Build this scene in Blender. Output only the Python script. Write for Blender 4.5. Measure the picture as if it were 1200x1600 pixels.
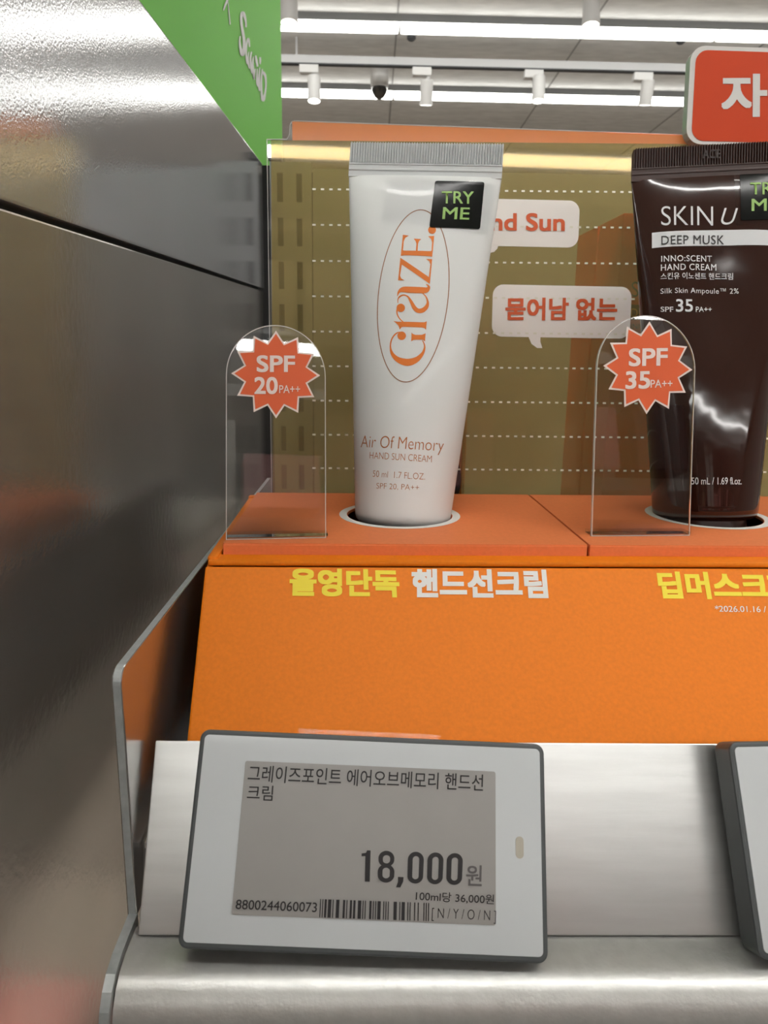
import bpy, bmesh, math, random
from mathutils import Vector as V, Matrix
from mathutils.geometry import tessellate_polygon

random.seed(4)
sc = bpy.context.scene
for o in list(bpy.data.objects):
    bpy.data.objects.remove(o)
C = sc.collection
ZC = 1.30                      # eye height of the camera; all points below are metres relative to the lens

# ------------------------------------------------------------------ camera
F_PX = 1150.0
YAW, PITCH, ROLL = math.radians(1.15), math.radians(12.5), 0.016
FW = V((math.sin(YAW) * math.cos(PITCH), math.cos(YAW) * math.cos(PITCH), -math.sin(PITCH)))
_r0 = V((math.cos(YAW), -math.sin(YAW), 0))
_u0 = _r0.cross(FW)
RT = _r0 * math.cos(ROLL) + _u0 * math.sin(ROLL)
UP = -_r0 * math.sin(ROLL) + _u0 * math.cos(ROLL)
cam = bpy.data.cameras.new('camera')
cam.sensor_fit = 'VERTICAL'
cam.sensor_height = 36.0
cam.lens = F_PX / 1600 * 36
cam.clip_start = 0.01
cam.clip_end = 60
cam.dof.use_dof = True
cam.dof.focus_distance = 0.225
cam.dof.aperture_fstop = 45
camo = bpy.data.objects.new('camera', cam)
camo.matrix_world = Matrix(((RT.x, UP.x, -FW.x, 0), (RT.y, UP.y, -FW.y, 0), (RT.z, UP.z, -FW.z, ZC), (0, 0, 0, 1)))
C.objects.link(camo)
sc.camera = camo

# ------------------------------------------------------------------ world + exposure
w = bpy.data.worlds.new('world')
sc.world = w
w.use_nodes = True
w.node_tree.nodes['Background'].inputs[0].default_value = (0.95, 0.97, 1.0, 1)
w.node_tree.nodes['Background'].inputs[1].default_value = 0.15
sc.view_settings.view_transform = 'Standard'
sc.view_settings.look = 'None'
sc.view_settings.gamma = 1
sc.view_settings.use_curve_mapping = False
sc.view_settings.exposure = 0.15
STRIP_POWER = 6.5           # strips along the far side of the store (in view)
AISLE_POWER = 26.0          # unseen strips over the aisle, made brighter than those in view as fill
# ceiling light strips (y, z): the two in view and those over and behind the camera
STRIPS = [(3.86, 1.47), (4.80, 1.47), (1.6, 1.47), (-0.55, 1.47), (-2.6, 1.47), (-4.6, 1.47)]
sc.cycles.max_bounces = 8
sc.cycles.transparent_max_bounces = 24
sc.cycles.caustics_reflective = False
sc.cycles.caustics_refractive = False
sc.cycles.sample_clamp_indirect = 6.0

# ------------------------------------------------------------------ pixel helpers (measurements of the photograph, 1200x1600)
def ray(u, v):
    return FW + RT * ((u - 600) / F_PX) + UP * ((800 - v) / F_PX)
def at(u, v, D):
    return ray(u, v) * D
def hit(u, v, p0, n):
    d = ray(u, v)
    return d * (p0.dot(n) / d.dot(n))

class Frame:
    """a plane in space: origin o, axes ex (right), ey (up), normal n towards the viewer"""
    def __init__(s, o, ex, ey):
        s.o = V(o); s.ex = V(ex).normalized()
        s.ey = (V(ey) - s.ex * V(ey).dot(s.ex)).normalized()
        s.n = s.ex.cross(s.ey)
    def px(s, u, v):
        p = hit(u, v, s.o, s.n) - s.o
        return V((p.dot(s.ex), p.dot(s.ey)))
    def p(s, a, b, d=0.0):
        return s.o + s.ex * a + s.ey * b + s.n * d
    def off(s, d, da=0, db=0):
        return Frame(s.p(da, db, d), s.ex, s.ey)
    def rot(s, ang):
        c, k = math.cos(ang), math.sin(ang)
        return Frame(s.o, s.ex * c + s.ey * k, s.ey * c - s.ex * k)
    def at2(s, a, b):
        return Frame(s.p(a, b), s.ex, s.ey)

def rect_frame(F, tl, tr, br, bl):
    """rectangle on F nearest to four measured corners -> (frame at its centre, width, height)"""
    q = [F.px(*k) for k in (tl, tr, br, bl)]
    c = (q[0] + q[1] + q[2] + q[3]) / 4
    e = ((q[1] - q[0]) + (q[2] - q[3])) / 2
    h = ((q[0] - q[3]) + (q[1] - q[2])) / 2
    W = e.length; e.normalize()
    nn = V((-e.y, e.x)); H = abs(h.dot(nn))
    return Frame(F.p(c.x, c.y), F.ex * e.x + F.ey * e.y, F.ex * nn.x + F.ey * nn.y), W, H

# ------------------------------------------------------------------ materials
def srgb(r, g, b):
    f = lambda c: (c / 255 / 12.92) if c <= 10.31 else (((c / 255) + .055) / 1.055) ** 2.4
    return (f(r), f(g), f(b), 1)
M = {}
def mat(name, col, rough=.5, metal=0.0, spec=.5, coat=0.0, noise=None, bump=None, emis=None, aniso=0.0, stretch=None):
    m = bpy.data.materials.new(name); m.use_nodes = True
    nt = m.node_tree; b = nt.nodes['Principled BSDF']
    b.inputs['Base Color'].default_value = col
    b.inputs['Roughness'].default_value = rough
    b.inputs['Metallic'].default_value = metal
    b.inputs['Specular IOR Level'].default_value = spec
    b.inputs['Coat Weight'].default_value = coat
    b.inputs['Coat Roughness'].default_value = .06
    b.inputs['Anisotropic'].default_value = aniso
    if emis:
        b.inputs['Emission Color'].default_value = emis[0]
        b.inputs['Emission Strength'].default_value = emis[1]
    tc = None
    def coords():
        nonlocal tc
        if tc is None:
            t = nt.nodes.new('ShaderNodeTexCoord')
            mp = nt.nodes.new('ShaderNodeMapping')
            nt.links.new(t.outputs['Object'], mp.inputs['Vector'])
            if stretch: mp.inputs['Scale'].default_value = stretch
            tc = mp
        return tc.outputs[0]
    if noise:        # (scale, amount) subtle value variation of the surface itself
        n = nt.nodes.new('ShaderNodeTexNoise'); n.inputs['Scale'].default_value = noise[0]; n.inputs['Detail'].default_value = 6
        nt.links.new(coords(), n.inputs['Vector'])
        mr = nt.nodes.new('ShaderNodeMapRange'); mr.inputs['From Min'].default_value = .3; mr.inputs['From Max'].default_value = .7
        mr.inputs['To Min'].default_value = 1 - noise[1]; mr.inputs['To Max'].default_value = 1 + noise[1]
        nt.links.new(n.outputs[0], mr.inputs['Value'])
        mx = nt.nodes.new('ShaderNodeVectorMath'); mx.operation = 'SCALE'
        mx.inputs[0].default_value = col[:3]
        nt.links.new(mr.outputs[0], mx.inputs['Scale'])
        nt.links.new(mx.outputs[0], b.inputs['Base Color'])
    if bump:         # (scale, strength, distance)
        n = nt.nodes.new('ShaderNodeTexNoise'); n.inputs['Scale'].default_value = bump[0]; n.inputs['Detail'].default_value = 3
        nt.links.new(coords(), n.inputs['Vector'])
        bp = nt.nodes.new('ShaderNodeBump'); bp.inputs['Strength'].default_value = bump[1]; bp.inputs['Distance'].default_value = bump[2]
        nt.links.new(n.outputs[0], bp.inputs['Height'])
        nt.links.new(bp.outputs[0], b.inputs['Normal'])
    M[name] = m
    return m

def film(name, tint, body, body_amt, gloss=1.0, rough=.03, ior=1.5):
    """clear or tinted sheet: transparent, partly pigmented, with a Fresnel sheen"""
    m = bpy.data.materials.new(name); m.use_nodes = True
    nt = m.node_tree; nt.nodes.clear()
    out = nt.nodes.new('ShaderNodeOutputMaterial')
    tr = nt.nodes.new('ShaderNodeBsdfTransparent'); tr.inputs[0].default_value = tint
    a = tr
    if body_amt > 0:
        df = nt.nodes.new('ShaderNodeBsdfDiffuse'); df.inputs[0].default_value = body
        mx = nt.nodes.new('ShaderNodeMixShader'); mx.inputs[0].default_value = body_amt
        nt.links.new(tr.outputs[0], mx.inputs[1]); nt.links.new(df.outputs[0], mx.inputs[2]); a = mx
    gl = nt.nodes.new('ShaderNodeBsdfGlossy'); gl.inputs['Roughness'].default_value = rough
    gl.inputs['Color'].default_value = (gloss, gloss, gloss, 1)
    fr = nt.nodes.new('ShaderNodeFresnel'); fr.inputs[0].default_value = ior
    mx2 = nt.nodes.new('ShaderNodeMixShader')
    nt.links.new(fr.outputs[0], mx2.inputs[0]); nt.links.new(a.outputs[0], mx2.inputs[1]); nt.links.new(gl.outputs[0], mx2.inputs[2])
    nt.links.new(mx2.outputs[0], out.inputs[0])
    M[name] = m
    return m

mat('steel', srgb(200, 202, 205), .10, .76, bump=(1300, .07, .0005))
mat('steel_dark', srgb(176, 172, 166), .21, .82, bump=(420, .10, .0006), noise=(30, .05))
mat('steel_post', srgb(150, 152, 152), .45, .55)
mat('slot_grey', srgb(64, 66, 66), .6)
mat('black', srgb(12, 12, 13), .6)
mat('alu', srgb(200, 201, 199), .30, .85, bump=(500, .10, .0003), noise=(260, .06), stretch=(.12, 1, 1))
mat('alu_roll', srgb(205, 205, 202), .36, .7, bump=(900, .18, .0003), noise=(300, .05))
mat('alu_plate', srgb(168, 166, 164), .22, .9, bump=(700, .10, .0003))
mat('alu_edge', srgb(176, 181, 181), .42, .45, noise=(400, .10))
mat('tray_orange', srgb(240, 129, 16), .55, spec=.3, noise=(900, .05), bump=(1500, .08, .0002))
mat('carton_orange', srgb(230, 128, 76), .6, spec=.3, noise=(900, .04), bump=(1500, .08, .0002))
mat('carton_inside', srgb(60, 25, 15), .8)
mat('white_print', srgb(238, 236, 232), .5)
mat('yellow_print', srgb(252, 228, 50), .5)
mat('tube_white', srgb(226, 228, 226), .42, spec=.4, coat=.08)
mat('tube_crimp', srgb(205, 208, 208), .40, spec=.4)
mat('orange_print', srgb(220, 114, 12), .5)
mat('copper_print', srgb(176, 104, 48), .4, metal=.3)
mat('line_print', srgb(150, 100, 65), .5)
mat('tube_brown', srgb(46, 22, 15), .075, spec=.5, bump=(30, .10, .004))
mat('brown_crimp', srgb(52, 26, 19), .28, spec=.5)
mat('emboss_print', srgb(34, 16, 12), .35)
mat('pale_print', srgb(214, 216, 218), .45)
mat('dark_print', srgb(30, 22, 24), .5)
mat('sticker_black', srgb(9, 12, 11), .16, spec=.3)
mat('sticker_green', srgb(140, 178, 92), .4)
mat('burst_orange', srgb(222, 92, 38), .5)
mat('burst_white', srgb(240, 222, 214), .5)
mat('plaque_red', srgb(200, 62, 8), .5, spec=.3)
mat('plaque_white', srgb(214, 212, 208), .4)
mat('bubble_text', srgb(214, 92, 44), .5)
mat('tag_grey', srgb(72, 76, 77), .45)
mat('tag_white', srgb(200, 204, 206), .38, coat=.15)
mat('tag_screen', srgb(150, 147, 144), .30, spec=.4, noise=(120, .02))
mat('ink', srgb(22, 18, 20), .5)
mat('ink_grey', srgb(88, 84, 84), .5)
mat('lens_pale', srgb(176, 170, 156), .3)
mat('sign_green', srgb(104, 186, 66), .6, spec=.25)
mat('sign_white', srgb(222, 224, 222), .6)
mat('ceiling', srgb(216, 217, 216), .9, noise=(9, .10), spec=.1, stretch=(1, 3, 1))
mat('ceiling_line', srgb(150, 150, 150), .9)
mat('lamp_white', srgb(205, 205, 204), .5)
mat('track_white', srgb(180, 181, 182), .5)
mat('strip_housing', srgb(120, 121, 122), .6)
mat('track_slot', srgb(60, 62, 66), .6)
mat('led', (1, 1, 1, 1), .5, emis=((1.0, .985, .93, 1), STRIP_POWER))
mat('led_aisle', (1, 1, 1, 1), .5, emis=((1.0, .985, .95, 1), AISLE_POWER))
mat('spot_led', (1, 1, 1, 1), .5, emis=((1.0, .97, .88, 1), 4.0))
mat('floor', srgb(186, 172, 158), .4, noise=(3, .05))
mat('wall', srgb(188, 186, 182), .8, noise=(2, .03))
mat('dome', srgb(28, 26, 22), .15, coat=.6)
mat('shelf_white', srgb(205, 203, 200), .5)
mat('kraft', srgb(206, 140, 76), .6, noise=(300, .04))
mat('stock_red', srgb(250, 92, 26), .5)
mat('gold_print', srgb(196, 160, 90), .4, metal=.4)
mat('goods_white', srgb(225, 222, 216), .5); mat('goods_pink', srgb(214, 150, 150), .5); mat('goods_tan', srgb(176, 150, 120), .5); mat('goods_dark', srgb(60, 52, 56), .5)
mat('shelf_fill', (1, 1, 1, 1), .5, emis=((1.0, .88, .74, 1), 40.0))  # glow of the added fill strip hidden below the shelf
film('clear', (.97, .98, .98, 1), (1, 1, 1, 1), .0, rough=.015)
film('clear_edge', (.86, .88, .88, 1), srgb(235, 236, 236), .55, rough=.1)
film('edge_glint', (.9, .9, .9, 1), srgb(236, 232, 228), .6, rough=.1, ior=1.3)  # pale pigment that paints in the glint along clear edges
film('tape', (1, 1, 1, 1), (1, 1, 1, 1), .0, rough=.05, ior=1.2)
film('foot_clear', (.98, .98, .98, 1), (1, 1, 1, 1), 0, rough=.05, ior=1.12)
film('gold_film', srgb(230, 208, 148), srgb(198, 178, 118), .29, rough=.04, ior=1.25)
film('orange_film', srgb(250, 180, 120), srgb(246, 152, 92), .66, rough=.1, ior=1.25)
film('bubble_film', srgb(250, 235, 225), srgb(253, 248, 243), .94, rough=.1, ior=1.12)
film('dot_film', (1, 1, 1, 1), srgb(250, 246, 230), .9, rough=.2)

# ------------------------------------------------------------------ object helpers
ORDS = 'first second third fourth fifth sixth seventh eighth ninth tenth eleventh twelfth thirteenth fourteenth fifteenth sixteenth'.split()
ORG = {}
def thing(name, label, cat, origin, group=None):
    o = bpy.data.objects.new(name, None); C.objects.link(o)
    o.empty_display_size = .02
    o.location = V(origin) + V((0, 0, ZC))
    o['label'] = label; o['category'] = cat
    if group: o['group'] = group
    ORG[o.name] = V(origin)
    return o

def obj(name, me, parent=None, origin=None, label=None, cat=None, group=None, kind=None):
    """me: mesh in lens-relative coordinates. With a parent it becomes its part, else a top-level object."""
    o = bpy.data.objects.new(name, me); C.objects.link(o)
    if parent is not None:
        og = ORG[parent.name]
        o.parent = parent
    else:
        og = V(origin)
        o.location = og + V((0, 0, ZC))
    me.transform(Matrix.Translation(-og))
    ORG[o.name] = og
    if label: o['label'] = label
    if cat: o['category'] = cat
    if group: o['group'] = group
    if kind: o['kind'] = kind
    return o

def mk(bm, mats, smooth=False, name='m'):
    bmesh.ops.recalc_face_normals(bm, faces=bm.faces[:])
    me = bpy.data.meshes.new(name); bm.to_mesh(me); bm.free()
    for m in (mats if isinstance(mats, (list, tuple)) else [mats]): me.materials.append(M[m])
    if smooth:
        for p in me.polygons: p.use_smooth = True
        me.set_sharp_from_angle(angle=math.radians(38))
    return me

def rrect(x0, y0, x1, y1, r, n=6):
    if r <= 0: return [V((x0, y0)), V((x1, y0)), V((x1, y1)), V((x0, y1))]
    out = []
    for cx, cy, a0 in ((x1 - r, y0 + r, -90), (x1 - r, y1 - r, 0), (x0 + r, y1 - r, 90), (x0 + r, y0 + r, 180)):
        for k in range(n + 1):
            a = math.radians(a0 + 90 * k / n); out.append(V((cx + r * math.cos(a), cy + r * math.sin(a))))
    return out
def circ(cx, cy, r, n=40, ry=None):
    ry = r if ry is None else ry
    return [V((cx + r * math.cos(2 * math.pi * k / n), cy + ry * math.sin(2 * math.pi * k / n))) for k in range(n)]

def inset(poly, d):
    ar_ = sum(poly[i - 1].x * poly[i].y - poly[i].x * poly[i - 1].y for i in range(len(poly)))
    sg = 1 if ar_ > 0 else -1; out = []
    for i in range(len(poly)):
        a, b, c = poly[i - 1], poly[i], poly[(i + 1) % len(poly)]
        t1 = (b - a).normalized(); t2 = (c - b).normalized()
        nn = V((-t1.y - t2.y, t1.x + t2.x)); k = nn.length
        out.append(b + nn * (sg * d * 2 / max(k * k, .6)))
    return out
def prism(F, poly, d0, d1, bm=None, holes=(), bevel=0, rim=0, seg=2):
    """polygon (with holes) on frame F extruded from depth d0 to d1; rim faces get material index rim"""
    own = bm is None
    b = bmesh.new()
    loops = [list(poly)] + [list(h) for h in holes]
    flat = [p for l in loops for p in l]
    tris = tessellate_polygon([[V((p[0], p[1], 0)) for p in l] for l in loops])
    va = [b.verts.new(F.p(p[0], p[1], d0)) for p in flat]
    vb = [b.verts.new(F.p(p[0], p[1], d1)) for p in flat]
    if not holes:
        b.faces.new(va); b.faces.new(vb[::-1])
    else:
        for t in tris:
            try: b.faces.new([va[i] for i in t]); b.faces.new([vb[i] for i in t][::-1])
            except ValueError: pass
    k = 0
    for l in loops:
        n = len(l)
        for i in range(n):
            j = (i + 1) % n
            f = b.faces.new((va[k + i], va[k + j], vb[k + j], vb[k + i])); f.material_index = rim
        k += n
    bmesh.ops.recalc_face_normals(b, faces=b.faces[:])
    if bevel > 0:
        es = [e for e in b.edges if len(e.link_faces) == 2 and e.calc_face_angle(0) > .5]
        bmesh.ops.bevel(b, geom=es, offset=bevel, segments=seg, affect='EDGES', profile=.6, clamp_overlap=True)
    if own: return b
    t = bpy.data.meshes.new('t'); b.to_mesh(t); b.free(); bm.from_mesh(t); bpy.data.meshes.remove(t)
    return bm

def box(F, x0, x1, y0, y1, d0, d1, bm=None, bevel=0, seg=2):
    return prism(F, rrect(x0, y0, x1, y1, 0), d0, d1, bm, bevel=bevel, seg=seg)

def flat(F, polys, d):
    """flat print: list of (outer, holes...) on frame F at height d"""
    b = bmesh.new()
    for loops in polys:
        fl = [p for l in loops for p in l]
        vs = [b.verts.new(F.p(p[0], p[1], d)) for p in fl]
        for t in tessellate_polygon([[V((p[0], p[1], 0)) for p in l] for l in loops]):
            try: b.faces.new([vs[i] for i in t])
            except ValueError: pass
    return b

_tc = bpy.data.curves.new('t', 'FONT'); _to = bpy.data.objects.new('t', _tc); C.objects.link(_to)
def glyphs(body, bold=0.0, space=1.0, shear=0.0):
    """outline of a line of type as 2-D verts + faces, scaled to the unit box"""
    LAY = 9e-6
    _tc.body = body; _tc.offset = min(bold, 0.0); _tc.space_character = space; _tc.resolution_u = 5; _tc.fill_mode = 'FRONT'; _tc.shear = shear
    dg = bpy.context.evaluated_depsgraph_get(); dg.update()
    me = bpy.data.meshes.new_from_object(_to.evaluated_get(dg))
    vs = [v.co.copy() for v in me.vertices]; fs = [tuple(p.vertices) for p in me.polygons]
    bpy.data.meshes.remove(me)
    if bold > 0:                       # heavier weight: the outline spread evenly in eight directions
        v0, f0, n0 = vs, fs, len(vs); vs, fs = [], []
        for k in range(8):
            a = math.pi * k / 4
            vs += [v + V((bold * round(math.cos(a)), bold * round(math.sin(a)), k)) for v in v0]
            fs += [tuple(i + n0 * k for i in f) for f in f0]
    x0 = min(v.x for v in vs); x1 = max(v.x for v in vs); y0 = min(v.y for v in vs); y1 = max(v.y for v in vs)
    return [((v.x - x0) / (x1 - x0), (v.y - y0) / (y1 - y0), v.z * LAY) for v in vs], fs

def type_bm(F, body, bl, br, tl, d, bold=0.0, space=1.0, shear=0.0, local=False):
    """line of type whose bounding box has the corners bl, br, tl (photo pixels on F, or local)"""
    vs, fs = glyphs(body, bold, space, shear)
    q = [V(k) if local else F.px(*k) for k in (bl, br, tl)]
    b = bmesh.new()
    bv = []
    for x, y, z in vs:
        p = q[0] + (q[1] - q[0]) * x + (q[2] - q[0]) * y
        bv.append(b.verts.new(F.p(p.x, p.y, d + z)))
    for f in fs:
        try: b.faces.new([bv[i] for i in f])
        except ValueError: pass
    return b
def face_to(bm, n):
    for f in bm.faces:
        f.normal_update()
        if f.normal.dot(n) < 0: f.normal_flip()
def mkflat(bm, mats, n):
    face_to(bm, n)
    me = bpy.data.meshes.new('print'); bm.to_mesh(me); bm.free()
    me.materials.append(M[mats]); return me

def letter(parent, F, body, bl, br, tl, m, d=.00015, bold=0.0, name='lettering', **k):
    return obj(name, mkflat(type_bm(F, body, bl, br, tl, d, bold, **k), m, F.n), parent)

def catmull(pts, n=6):
    out = []
    P = [pts[0]] + list(pts) + [pts[-1]]
    for i in range(1, len(P) - 2):
        for k in range(n):
            t = k / n
            out.append(tuple(.5 * ((2 * b) + (-a + c) * t + (2 * a - 5 * b + 4 * c - d) * t * t + (-a + 3 * b - 3 * c + d) * t ** 3)
                             for a, b, c, d in zip(P[i - 1], P[i], P[i + 1], P[i + 2])))
    out.append(tuple(pts[-1]))
    return out
def brush(pts, n=6):
    """centre line with widths (x, y, w) -> outline"""
    c = catmull(pts, n)
    L, R_ = [], []
    for i, (x, y, wd) in enumerate(c):
        a = c[max(i - 1, 0)]; b = c[min(i + 1, len(c) - 1)]
        t = V((b[0] - a[0], b[1] - a[1]))
        if t.length < 1e-9: continue
        t.normalize(); nn = V((-t.y, t.x))
        L.append(V((x, y)) + nn * wd / 2); R_.append(V((x, y)) - nn * wd / 2)
    return L, R_
def strip_faces(bm, L, R_, fn):
    a = [bm.verts.new(fn(p)) for p in L]; b = [bm.verts.new(fn(p)) for p in R_]
    for i in range(len(a) - 1):
        try: bm.faces.new((a[i], a[i + 1], b[i + 1], b[i]))
        except ValueError: pass
def poly_faces(bm, pts, fn):
    vs = [bm.verts.new(fn(V(p))) for p in pts]
    for t in tessellate_polygon([[V((p[0], p[1], 0)) for p in pts]]):
        try: bm.faces.new([vs[i] for i in t])
        except ValueError: pass

def lathe(bm, c, axis, prof, n=32, mi=0):
    """surface of revolution round axis through c: prof = [(radius, height), ...]"""
    ax = V(axis).normalized(); e1 = ax.orthogonal().normalized(); e2 = ax.cross(e1)
    rings = []
    for r, h in prof:
        rings.append([bm.verts.new(V(c) + ax * h + (e1 * math.cos(2 * math.pi * k / n) + e2 * math.sin(2 * math.pi * k / n)) * max(r, 1e-6)) for k in range(n)])
    for i in range(len(rings) - 1):
        for k in range(n):
            f = bm.faces.new((rings[i][k], rings[i][(k + 1) % n], rings[i + 1][(k + 1) % n], rings[i + 1][k])); f.material_index = mi
    bm.faces.new(rings[0][::-1]); bm.faces.new(rings[-1])

X, Y, Z = V((1, 0, 0)), V((0, 1, 0)), V((0, 0, 1))
def sweep_x(prof, x0, x1, bm=None):
    """closed profile in (y, z) extruded along x"""
    F = Frame((0, 0, 0), Y, Z)          # n = +x
    return prism(F, [V(p) for p in prof], x0, x1, bm)

# ================================================================== THE ROOM
fl = Frame((0, 0, 0), X, Y)           # n = +z
RX0, RX1, RY0, RY1, CZ, FZ = -5.0, 6.0, -6.5, 7.0, 1.52, -ZC
def struct(name, bm, m, label, smooth=False):
    o = obj(name, mk(bm, m, smooth), None, (0, 0, FZ), kind='structure')
    o['label'] = label; o['category'] = name.split('_')[0]
    return o
struct('floor', box(fl, RX0, RX1, RY0, RY1, FZ - .05, FZ), 'floor', 'pale beige store floor below the shelves')
ceil = struct('ceiling', box(fl, RX0, RX1, RY0, RY1, CZ, CZ + .1), 'ceiling', 'grey concrete store ceiling with light strips')
struct('wall_far', box(fl, RX0, RX1, RY1, RY1 + .1, FZ, CZ + .1), 'wall', 'pale grey wall at the far end of the store')
struct('wall_near', box(fl, RX0, RX1, RY0 - .1, RY0, FZ, CZ + .1), 'wall', 'pale grey wall behind the camera')
struct('wall_left', box(fl, RX0 - .1, RX0, RY0, RY1, FZ, CZ + .1), 'wall', 'pale grey wall on the left of the store')
struct('wall_right', box(fl, RX1, RX1 + .1, RY0, RY1, FZ, CZ + .1), 'wall', 'pale grey wall on the right of the store')
# joints between ceiling boards
bm = bmesh.new()
for k in range(12):
    x = RX0 + .5 + k * .92
    box(fl, x, x + .008, RY0, RY1, CZ - .003, CZ + .001, bm)
obj('board_joint', mk(bm, 'ceiling_line'), ceil)

# ------------------------------------------------------------------ ceiling light strips
strip_lab = {3.86: 'nearer of the two long white light strips across the top of the picture',
             4.80: 'farther white light strip, running behind the row of spotlights',
             1.6: 'long white light strip overhead, in front of the camera', -.55: 'long white light strip just behind the camera',
             -2.6: 'long white light strip behind the camera', -4.6: 'rearmost long white light strip behind the camera'}
for y, z in STRIPS:
    t = thing('light_strip', strip_lab[y], 'ceiling light', (.5, y, CZ), 'ceiling light strips')
    seg = 1.5
    x = RX0 + .62
    xe = -.45 if y < -4 else RX1 - .3          # the rear run ends at the middle of the store
    b = bmesh.new(); box(fl, RX0 + .3, xe, y - .024, y + .024, z + .018, CZ, b)
    obj('housing', mk(b, 'strip_housing'), t)
    if y < -4: x = xe - 3.0
    while x < xe - .1 and x < RX1 - 1.5:
        b = box(fl, x, x + seg - .012, y - .026, y + .026, z - .018, z + .0175, bevel=.007)
        obj('diffuser', mk(b, 'led' if y > 3 else 'led_aisle', True), t)
        x += seg

# ------------------------------------------------------------------ spotlight track with spotlights
TY, TZ = 4.13, 1.40
bm = box(fl, RX0 + .3, RX1 - .3, TY - .02, TY + .02, TZ - .004, TZ + .035)
t = thing('light_track', 'thin white spotlight track hanging between the two light strips', 'track', (.5, TY, CZ))
obj('rail', mk(bm, 'track_white'), t)
bm = box(fl, RX0 + .3, RX1 - .3, TY - .021, TY + .01, TZ - .0065, TZ - .0005)
obj('slot', mk(bm, 'track_slot'), t)
for hx in (-2.5, -.4, 2.0, 4.2):
    obj('hanger', mk(box(fl, hx, hx + .01, TY - .005, TY + .005, TZ + .03, CZ), 'track_white'), t)

def spot(u, lit, lab, D=4.0, track=True, v_top=120, v_bot=160, base_u=None, r=.032):
    g = 'spotlights on the track' if track else 'spotlights above the nearer light strip'
    top = at(u, v_top, D); bot = at(u, v_bot, D)
    t = thing('spotlight', lab, 'spotlight', top, g)
    if lit: ax = (V((0, -.16, -1))).normalized()
    else: ax = (V((0, .22, -1))).normalized()
    ln = (bot - top).length
    b = bmesh.new(); lathe(b, top, ax, [(r * .9, -.004), (r, 0), (r, ln * .80), (r * 1.08, ln), (r * .95, ln), (r * .9, ln - .012)], 28)
    obj('housing', mk(b, 'lamp_white', True), t)
    b = bmesh.new(); lathe(b, top, ax, [(r * .93, ln - .006), (r * .93, ln - .001)], 28)
    obj('lens', mk(b, 'spot_led'), t)
    if track:
        b = bmesh.new(); box(fl, top.x - .075, top.x + .022, TY - .022, TY + .022, TZ - .045, TZ - .007, b, bevel=.004)
        obj('adapter', mk(b, 'lamp_white'), t)
        p = V((top.x + .012, TY, TZ - .045)); q = top + V((.0, 0, 0))
        b = bmesh.new(); lathe(b, p, q - p, [(.009, 0), (.009, (q - p).length)], 12)
        obj('arm', mk(b, 'lamp_white', True), t)
for u, lit, lab in ((491, True, 'lit white spotlight on the track, next to the green sign'),
                    (667, False, 'white spotlight on the track pointing away, right of the security camera'),
                    (842, True, 'lit white spotlight on the track, third from the green sign'),
                    (1013, False, 'white spotlight on the track pointing away, beside the red plaque')):
    spot(u, lit, lab, D=at(u, 103, 1).y and 4.13 / at(u, 103, 1).y, v_top=121 if lit else 126, v_bot=157 if lit else 160)
spot(452, True, 'lit white spotlight at the top, cut by the green sign', 3.1, False, -30, 34, r=.036)
spot(925, True, 'lit white spotlight at the top, above the nearer light strip', 3.1, False, -26, 38, r=.036)
# security camera, small detector
p = at(593, 131, 4.0)
t = thing('security_camera', 'white dome security camera with a dark lens cover on the ceiling', 'camera', (p.x, p.y, CZ))
b = bmesh.new(); lathe(b, (p.x, p.y, CZ), (0, 0, -1), [(.05, 0), (.05, CZ - p.z - .02), (.036 + .012, CZ - p.z + .02)], 28); obj('housing', mk(b, 'lamp_white', True), t)
b = bmesh.new(); lathe(b, (p.x, p.y, p.z - .02), (0, 0, -1), [(.044, 0), (.040, .022), (.026, .045), (.008, .058), (.001, .06)], 28); obj('dome', mk(b, 'dome', True), t)
for u, v, lab in ((643, 57, 'tiny dark sensor on the ceiling behind the nearer light strip'), (1064, 62, 'tiny dark sensor on the ceiling left of the red plaque')):
    d = ray(u, v); p = d * (CZ / d.z)
    b = bmesh.new(); lathe(b, (p.x, p.y, CZ), (0, 0, -1), [(.022, 0), (.022, .012), (.012, .02)], 16)
    obj('ceiling_sensor', mk(b, 'track_slot', True), None, (p.x, p.y, CZ), lab, 'sensor', 'ceiling sensors')

# ================================================================== STEEL END PANEL (left)
e = V((math.sin(math.radians(1.2)), math.cos(math.radians(1.2)), 0))
P0 = hit(407, 255, V((-.08, 0, 0)), X)
FP = Frame(P0, e, Z)                   # n = about +x, a runs into the depth
def line_b(p, q, a):                   # height at a of the line through two measured points
    A, B = FP.px(*p), FP.px(*q); return A.y + (B.y - A.y) * (a - A.x) / (B.x - A.x)
A0, A1 = -.55, 0.0
tp = lambda a: line_b((213.75, 0), (407, 255), a)
sm = lambda a: line_b((0, 317), (409, 452), a)
t = thing('steel_end_panel', 'brushed grey steel end panel filling the left side of the picture', 'panel', FP.p(-.2, FZ - P0.z))
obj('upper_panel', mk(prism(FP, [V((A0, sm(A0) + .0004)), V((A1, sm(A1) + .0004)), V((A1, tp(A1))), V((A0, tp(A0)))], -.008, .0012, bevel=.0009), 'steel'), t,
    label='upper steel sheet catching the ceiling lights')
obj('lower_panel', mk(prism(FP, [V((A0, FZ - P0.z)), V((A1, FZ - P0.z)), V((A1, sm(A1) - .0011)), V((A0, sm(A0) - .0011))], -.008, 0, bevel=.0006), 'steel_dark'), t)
obj('seam_backing', mk(prism(FP, [V((A0, sm(A0) - .006)), V((A1, sm(A1) - .006)), V((A1, sm(A1) + .006)), V((A0, sm(A0) + .006))], -.0075, -.0035), 'black'), t)

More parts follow.
